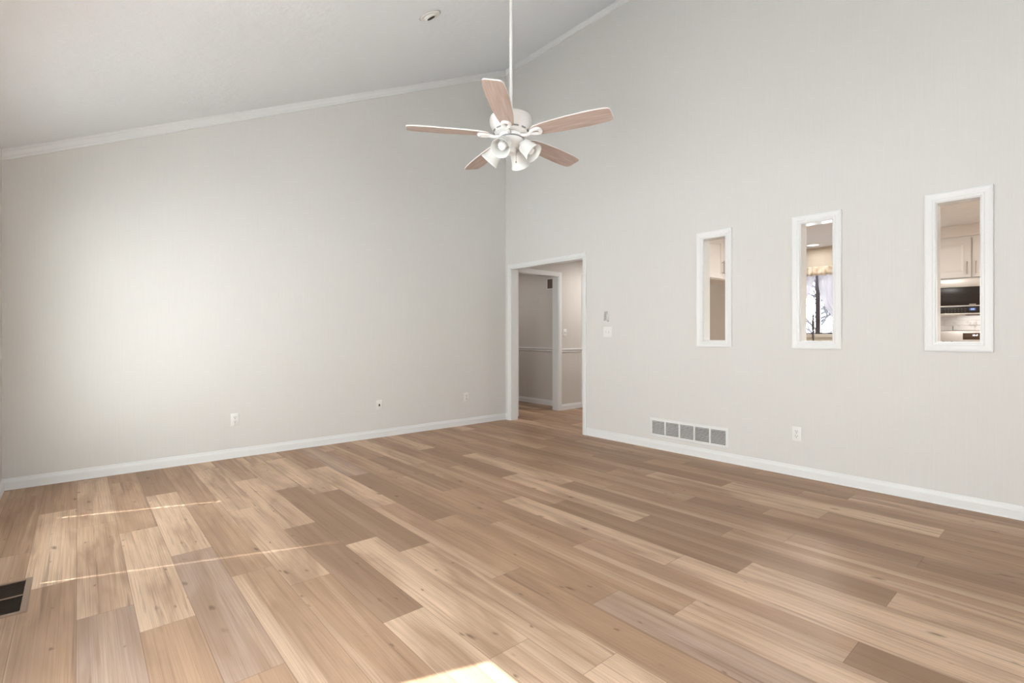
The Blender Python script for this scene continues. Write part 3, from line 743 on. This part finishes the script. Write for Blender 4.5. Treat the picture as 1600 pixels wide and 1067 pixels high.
pts = [(0, 0, 0.09), (0, 0, 0.44)] + [(-0.055 + 0.055*math.cos(t), 0.0, 0.47 + 0.055*math.sin(t)) for t in [PI*k/8 for k in range(9)]] + [(-0.11, 0, 0.43)]
MB().tube(pts, 0.009, 12).build('spout', M['darkmetal'], fa, True)
mb = MB()
mb.tube([(0.017*math.cos(k*0.9), 0.017*math.sin(k*0.9), 0.20 + k*0.0028) for k in range(90)], 0.0035, 6)
mb.build('spring', M['darkmetal'], fa, True)
MB().tube([(0, 0.012, 0.07), (0.0, 0.05, 0.085), (0.0, 0.085, 0.10)], 0.006, 10).build('lever', M['copper'], fa, True)
MB().lathe([(0.017, 0.31), (0.015, 0.43), (0.010, 0.435)], 16, Matrix.Translation((-0.11, 0, 0))).build('spray_head', M['darkmetal'], fa, True)
# kitchen window
kw = window_unit('window_7', 'y', KX + 0.06, KW[0], KW[1], KW[2], KW[3], [], 0.022, M['winframe'])
MB().box(KX + 0.03, KX + 0.075, -2.595, -2.535, KW[2] + 0.02, KW[3] - 0.02).build('mullion', M['winframe'], kw)
MB().box(KX - 0.035, KX + 0.03, KW[0] - 0.04, KW[1] + 0.04, KW[2] - 0.045, KW[2] + 0.001, 0.004).build('window_sill', M['sill'], kw, True)
va = thing('valance', 'short gathered cream valance across the top of the kitchen window', 'valance', (KX - 0.05, -2.65, 2.14))
mb = MB(); rows_ = []
for iz, (z, amp, off) in enumerate([(0.012, 0.010, 0.0), (0.0, 0.004, 0.0), (-0.03, 0.008, 0.0), (-0.07, 0.013, 0.004), (-0.118, 0.017, 0.008)]):
    rows_.append([(-off + amp*math.sin(k*0.9) + 0.4*amp*math.sin(k*2.3 + iz), -0.66 + k*1.32/140, z + 0.004*math.sin(k*0.7 + 1.3)*iz/4) for k in range(141)])
mb.loft(rows_, closed=False)
vo = mb.build('gathered_cloth', M['valance'], va, True)
md = vo.modifiers.new('thick', 'SOLIDIFY'); md.thickness = 0.003
MB().tube([(0.016, -0.70, 0.0), (0.016, 0.70, 0.0)], 0.007, 10).box(0.016, 0.048, -0.69, -0.675, -0.01, 0.01).box(0.016, 0.048, 0.675, 0.69, -0.01, 0.01).build('curtain_rod', M['darkmetal'], va, True)
def sheer(label, sgn, pw_):
    # hangs from the rod between the middle (y = ym) and the jamb, swept back to a tie at the jamb
    o = thing('sheer_curtain', label, 'curtain', (KX - 0.012, -2.575 + sgn*0.008, 1.27), 0, 'sheer curtains of the kitchen window')
    rows_ = []
    nz_ = 22; nk = 70
    for i in range(nz_ + 1):
        t = i/nz_                                   # 0 top, 1 at the tie
        z = 0.85 - 0.85*t
        row = []
        for k in range(nk + 1):
            s_ = k/nk                               # 0 inner edge, 1 jamb
            inner0 = 0.0; outer = 0.56
            pull = t**pw_
            y = (inner0 + (outer - inner0)*s_)*(1 - pull) + (outer - 0.09*(1 - s_))*pull
            sag = 0.16*t*(1 - s_)*(1 - 0.55*t)
            row.append((0.010*math.sin(s_*34)*(1 - 0.6*t) + 0.004*math.sin(s_*80), sgn*y, z - sag))
        rows_.append(row)
    MB().loft(rows_, closed=False).build('swagged_cloth', M['sheer'], o, True)
    MB().box(-0.014, 0.012, sgn*0.47, sgn*0.565, -0.05, -0.005).build('tieback', M['sheer'], o)
    return o
sheer('white sheer curtain tied back to the right of the kitchen window mullion', -1, 3.0)
sheer('white sheer curtain tied back to the left of the kitchen window mullion', 1, 1.5)
# kitchen ceiling lights: the first is seen, the others are added to light the room
for i, (kx_, ky_, kp_) in enumerate(KCANS):
    rl = thing('recessed_light', ['small round lit recessed light in the kitchen ceiling above the window', 'added unseen recessed light in the kitchen ceiling near the middle pass-through',
               'added unseen recessed light in the kitchen ceiling near the third pass-through', 'added unseen recessed light in the kitchen ceiling farthest from the doorway'][i], 'ceiling light', (kx_, ky_, 2.44))
    MB().lathe([(0.075, -0.002), (0.080, -0.010), (0.098, -0.006), (0.10, 0.0)], 32, cap=False).build('trim_ring', M['trim'], rl, True)
    MB().lathe([(0.0, -0.006), (0.077, -0.005)], 32, cap=False).build('diffuser', M['lamp'], rl, True)

# ------------------------------------------------------------------ bare trees outside the kitchen window
def tree(x, y, h, seed, label):
    q = random.Random(seed); o = thing('bare_tree', label, 'tree', (x, y, -0.35), 0, 'bare trees outside the kitchen window')
    tr = MB(); br = MB()
    tr.tube([(0, 0, 0), (0.03, 0.02, h*0.4), (0.0, 0.05, h)], [0.09, 0.06, 0.012], 8).build('trunk', M['bark'], o, True)
    def grow(p, d, L, r, lv):
        pts = [p]; cur = Vector(p); dd = Vector(d).normalized()
        for i in range(4):
            dd = (dd + Vector((q.uniform(-.25, .25), q.uniform(-.25, .25), q.uniform(-.12, .25)))).normalized()
            cur = cur + dd*L/4; pts.append(cur.copy())
        br.tube(pts, [r, r*0.85, r*0.7, r*0.55, r*0.35], 5)
        if lv < 3:
            for k in range(4):
                i = q.randint(1, 4)
                grow(pts[i], dd + Vector((q.uniform(-1, 1), q.uniform(-1, 1), q.uniform(-.3, .7))), L*0.62, r*0.5, lv + 1)
    for k in range(24):
        z = h*(0.22 + 0.7*k/24); a = q.uniform(0, 2*PI)
        grow((0.02, 0.03, z), (math.cos(a), math.sin(a), q.uniform(0.1, 0.7)), 1.1*(1 - 0.4*k/24), 0.022, 1)
    br.build('branches', M['bark'], o, True)
tree(6.7, -1.7, 2.9, 1, 'bare dark tree outside, left of the kitchen window mullion')
tree(9.8, -1.6, 3.6, 2, 'bare dark tree farther off outside, just right of the kitchen window mullion')
tree(10.4, 1.4, 4.6, 5, 'bare dark tree farther back outside the kitchen window')
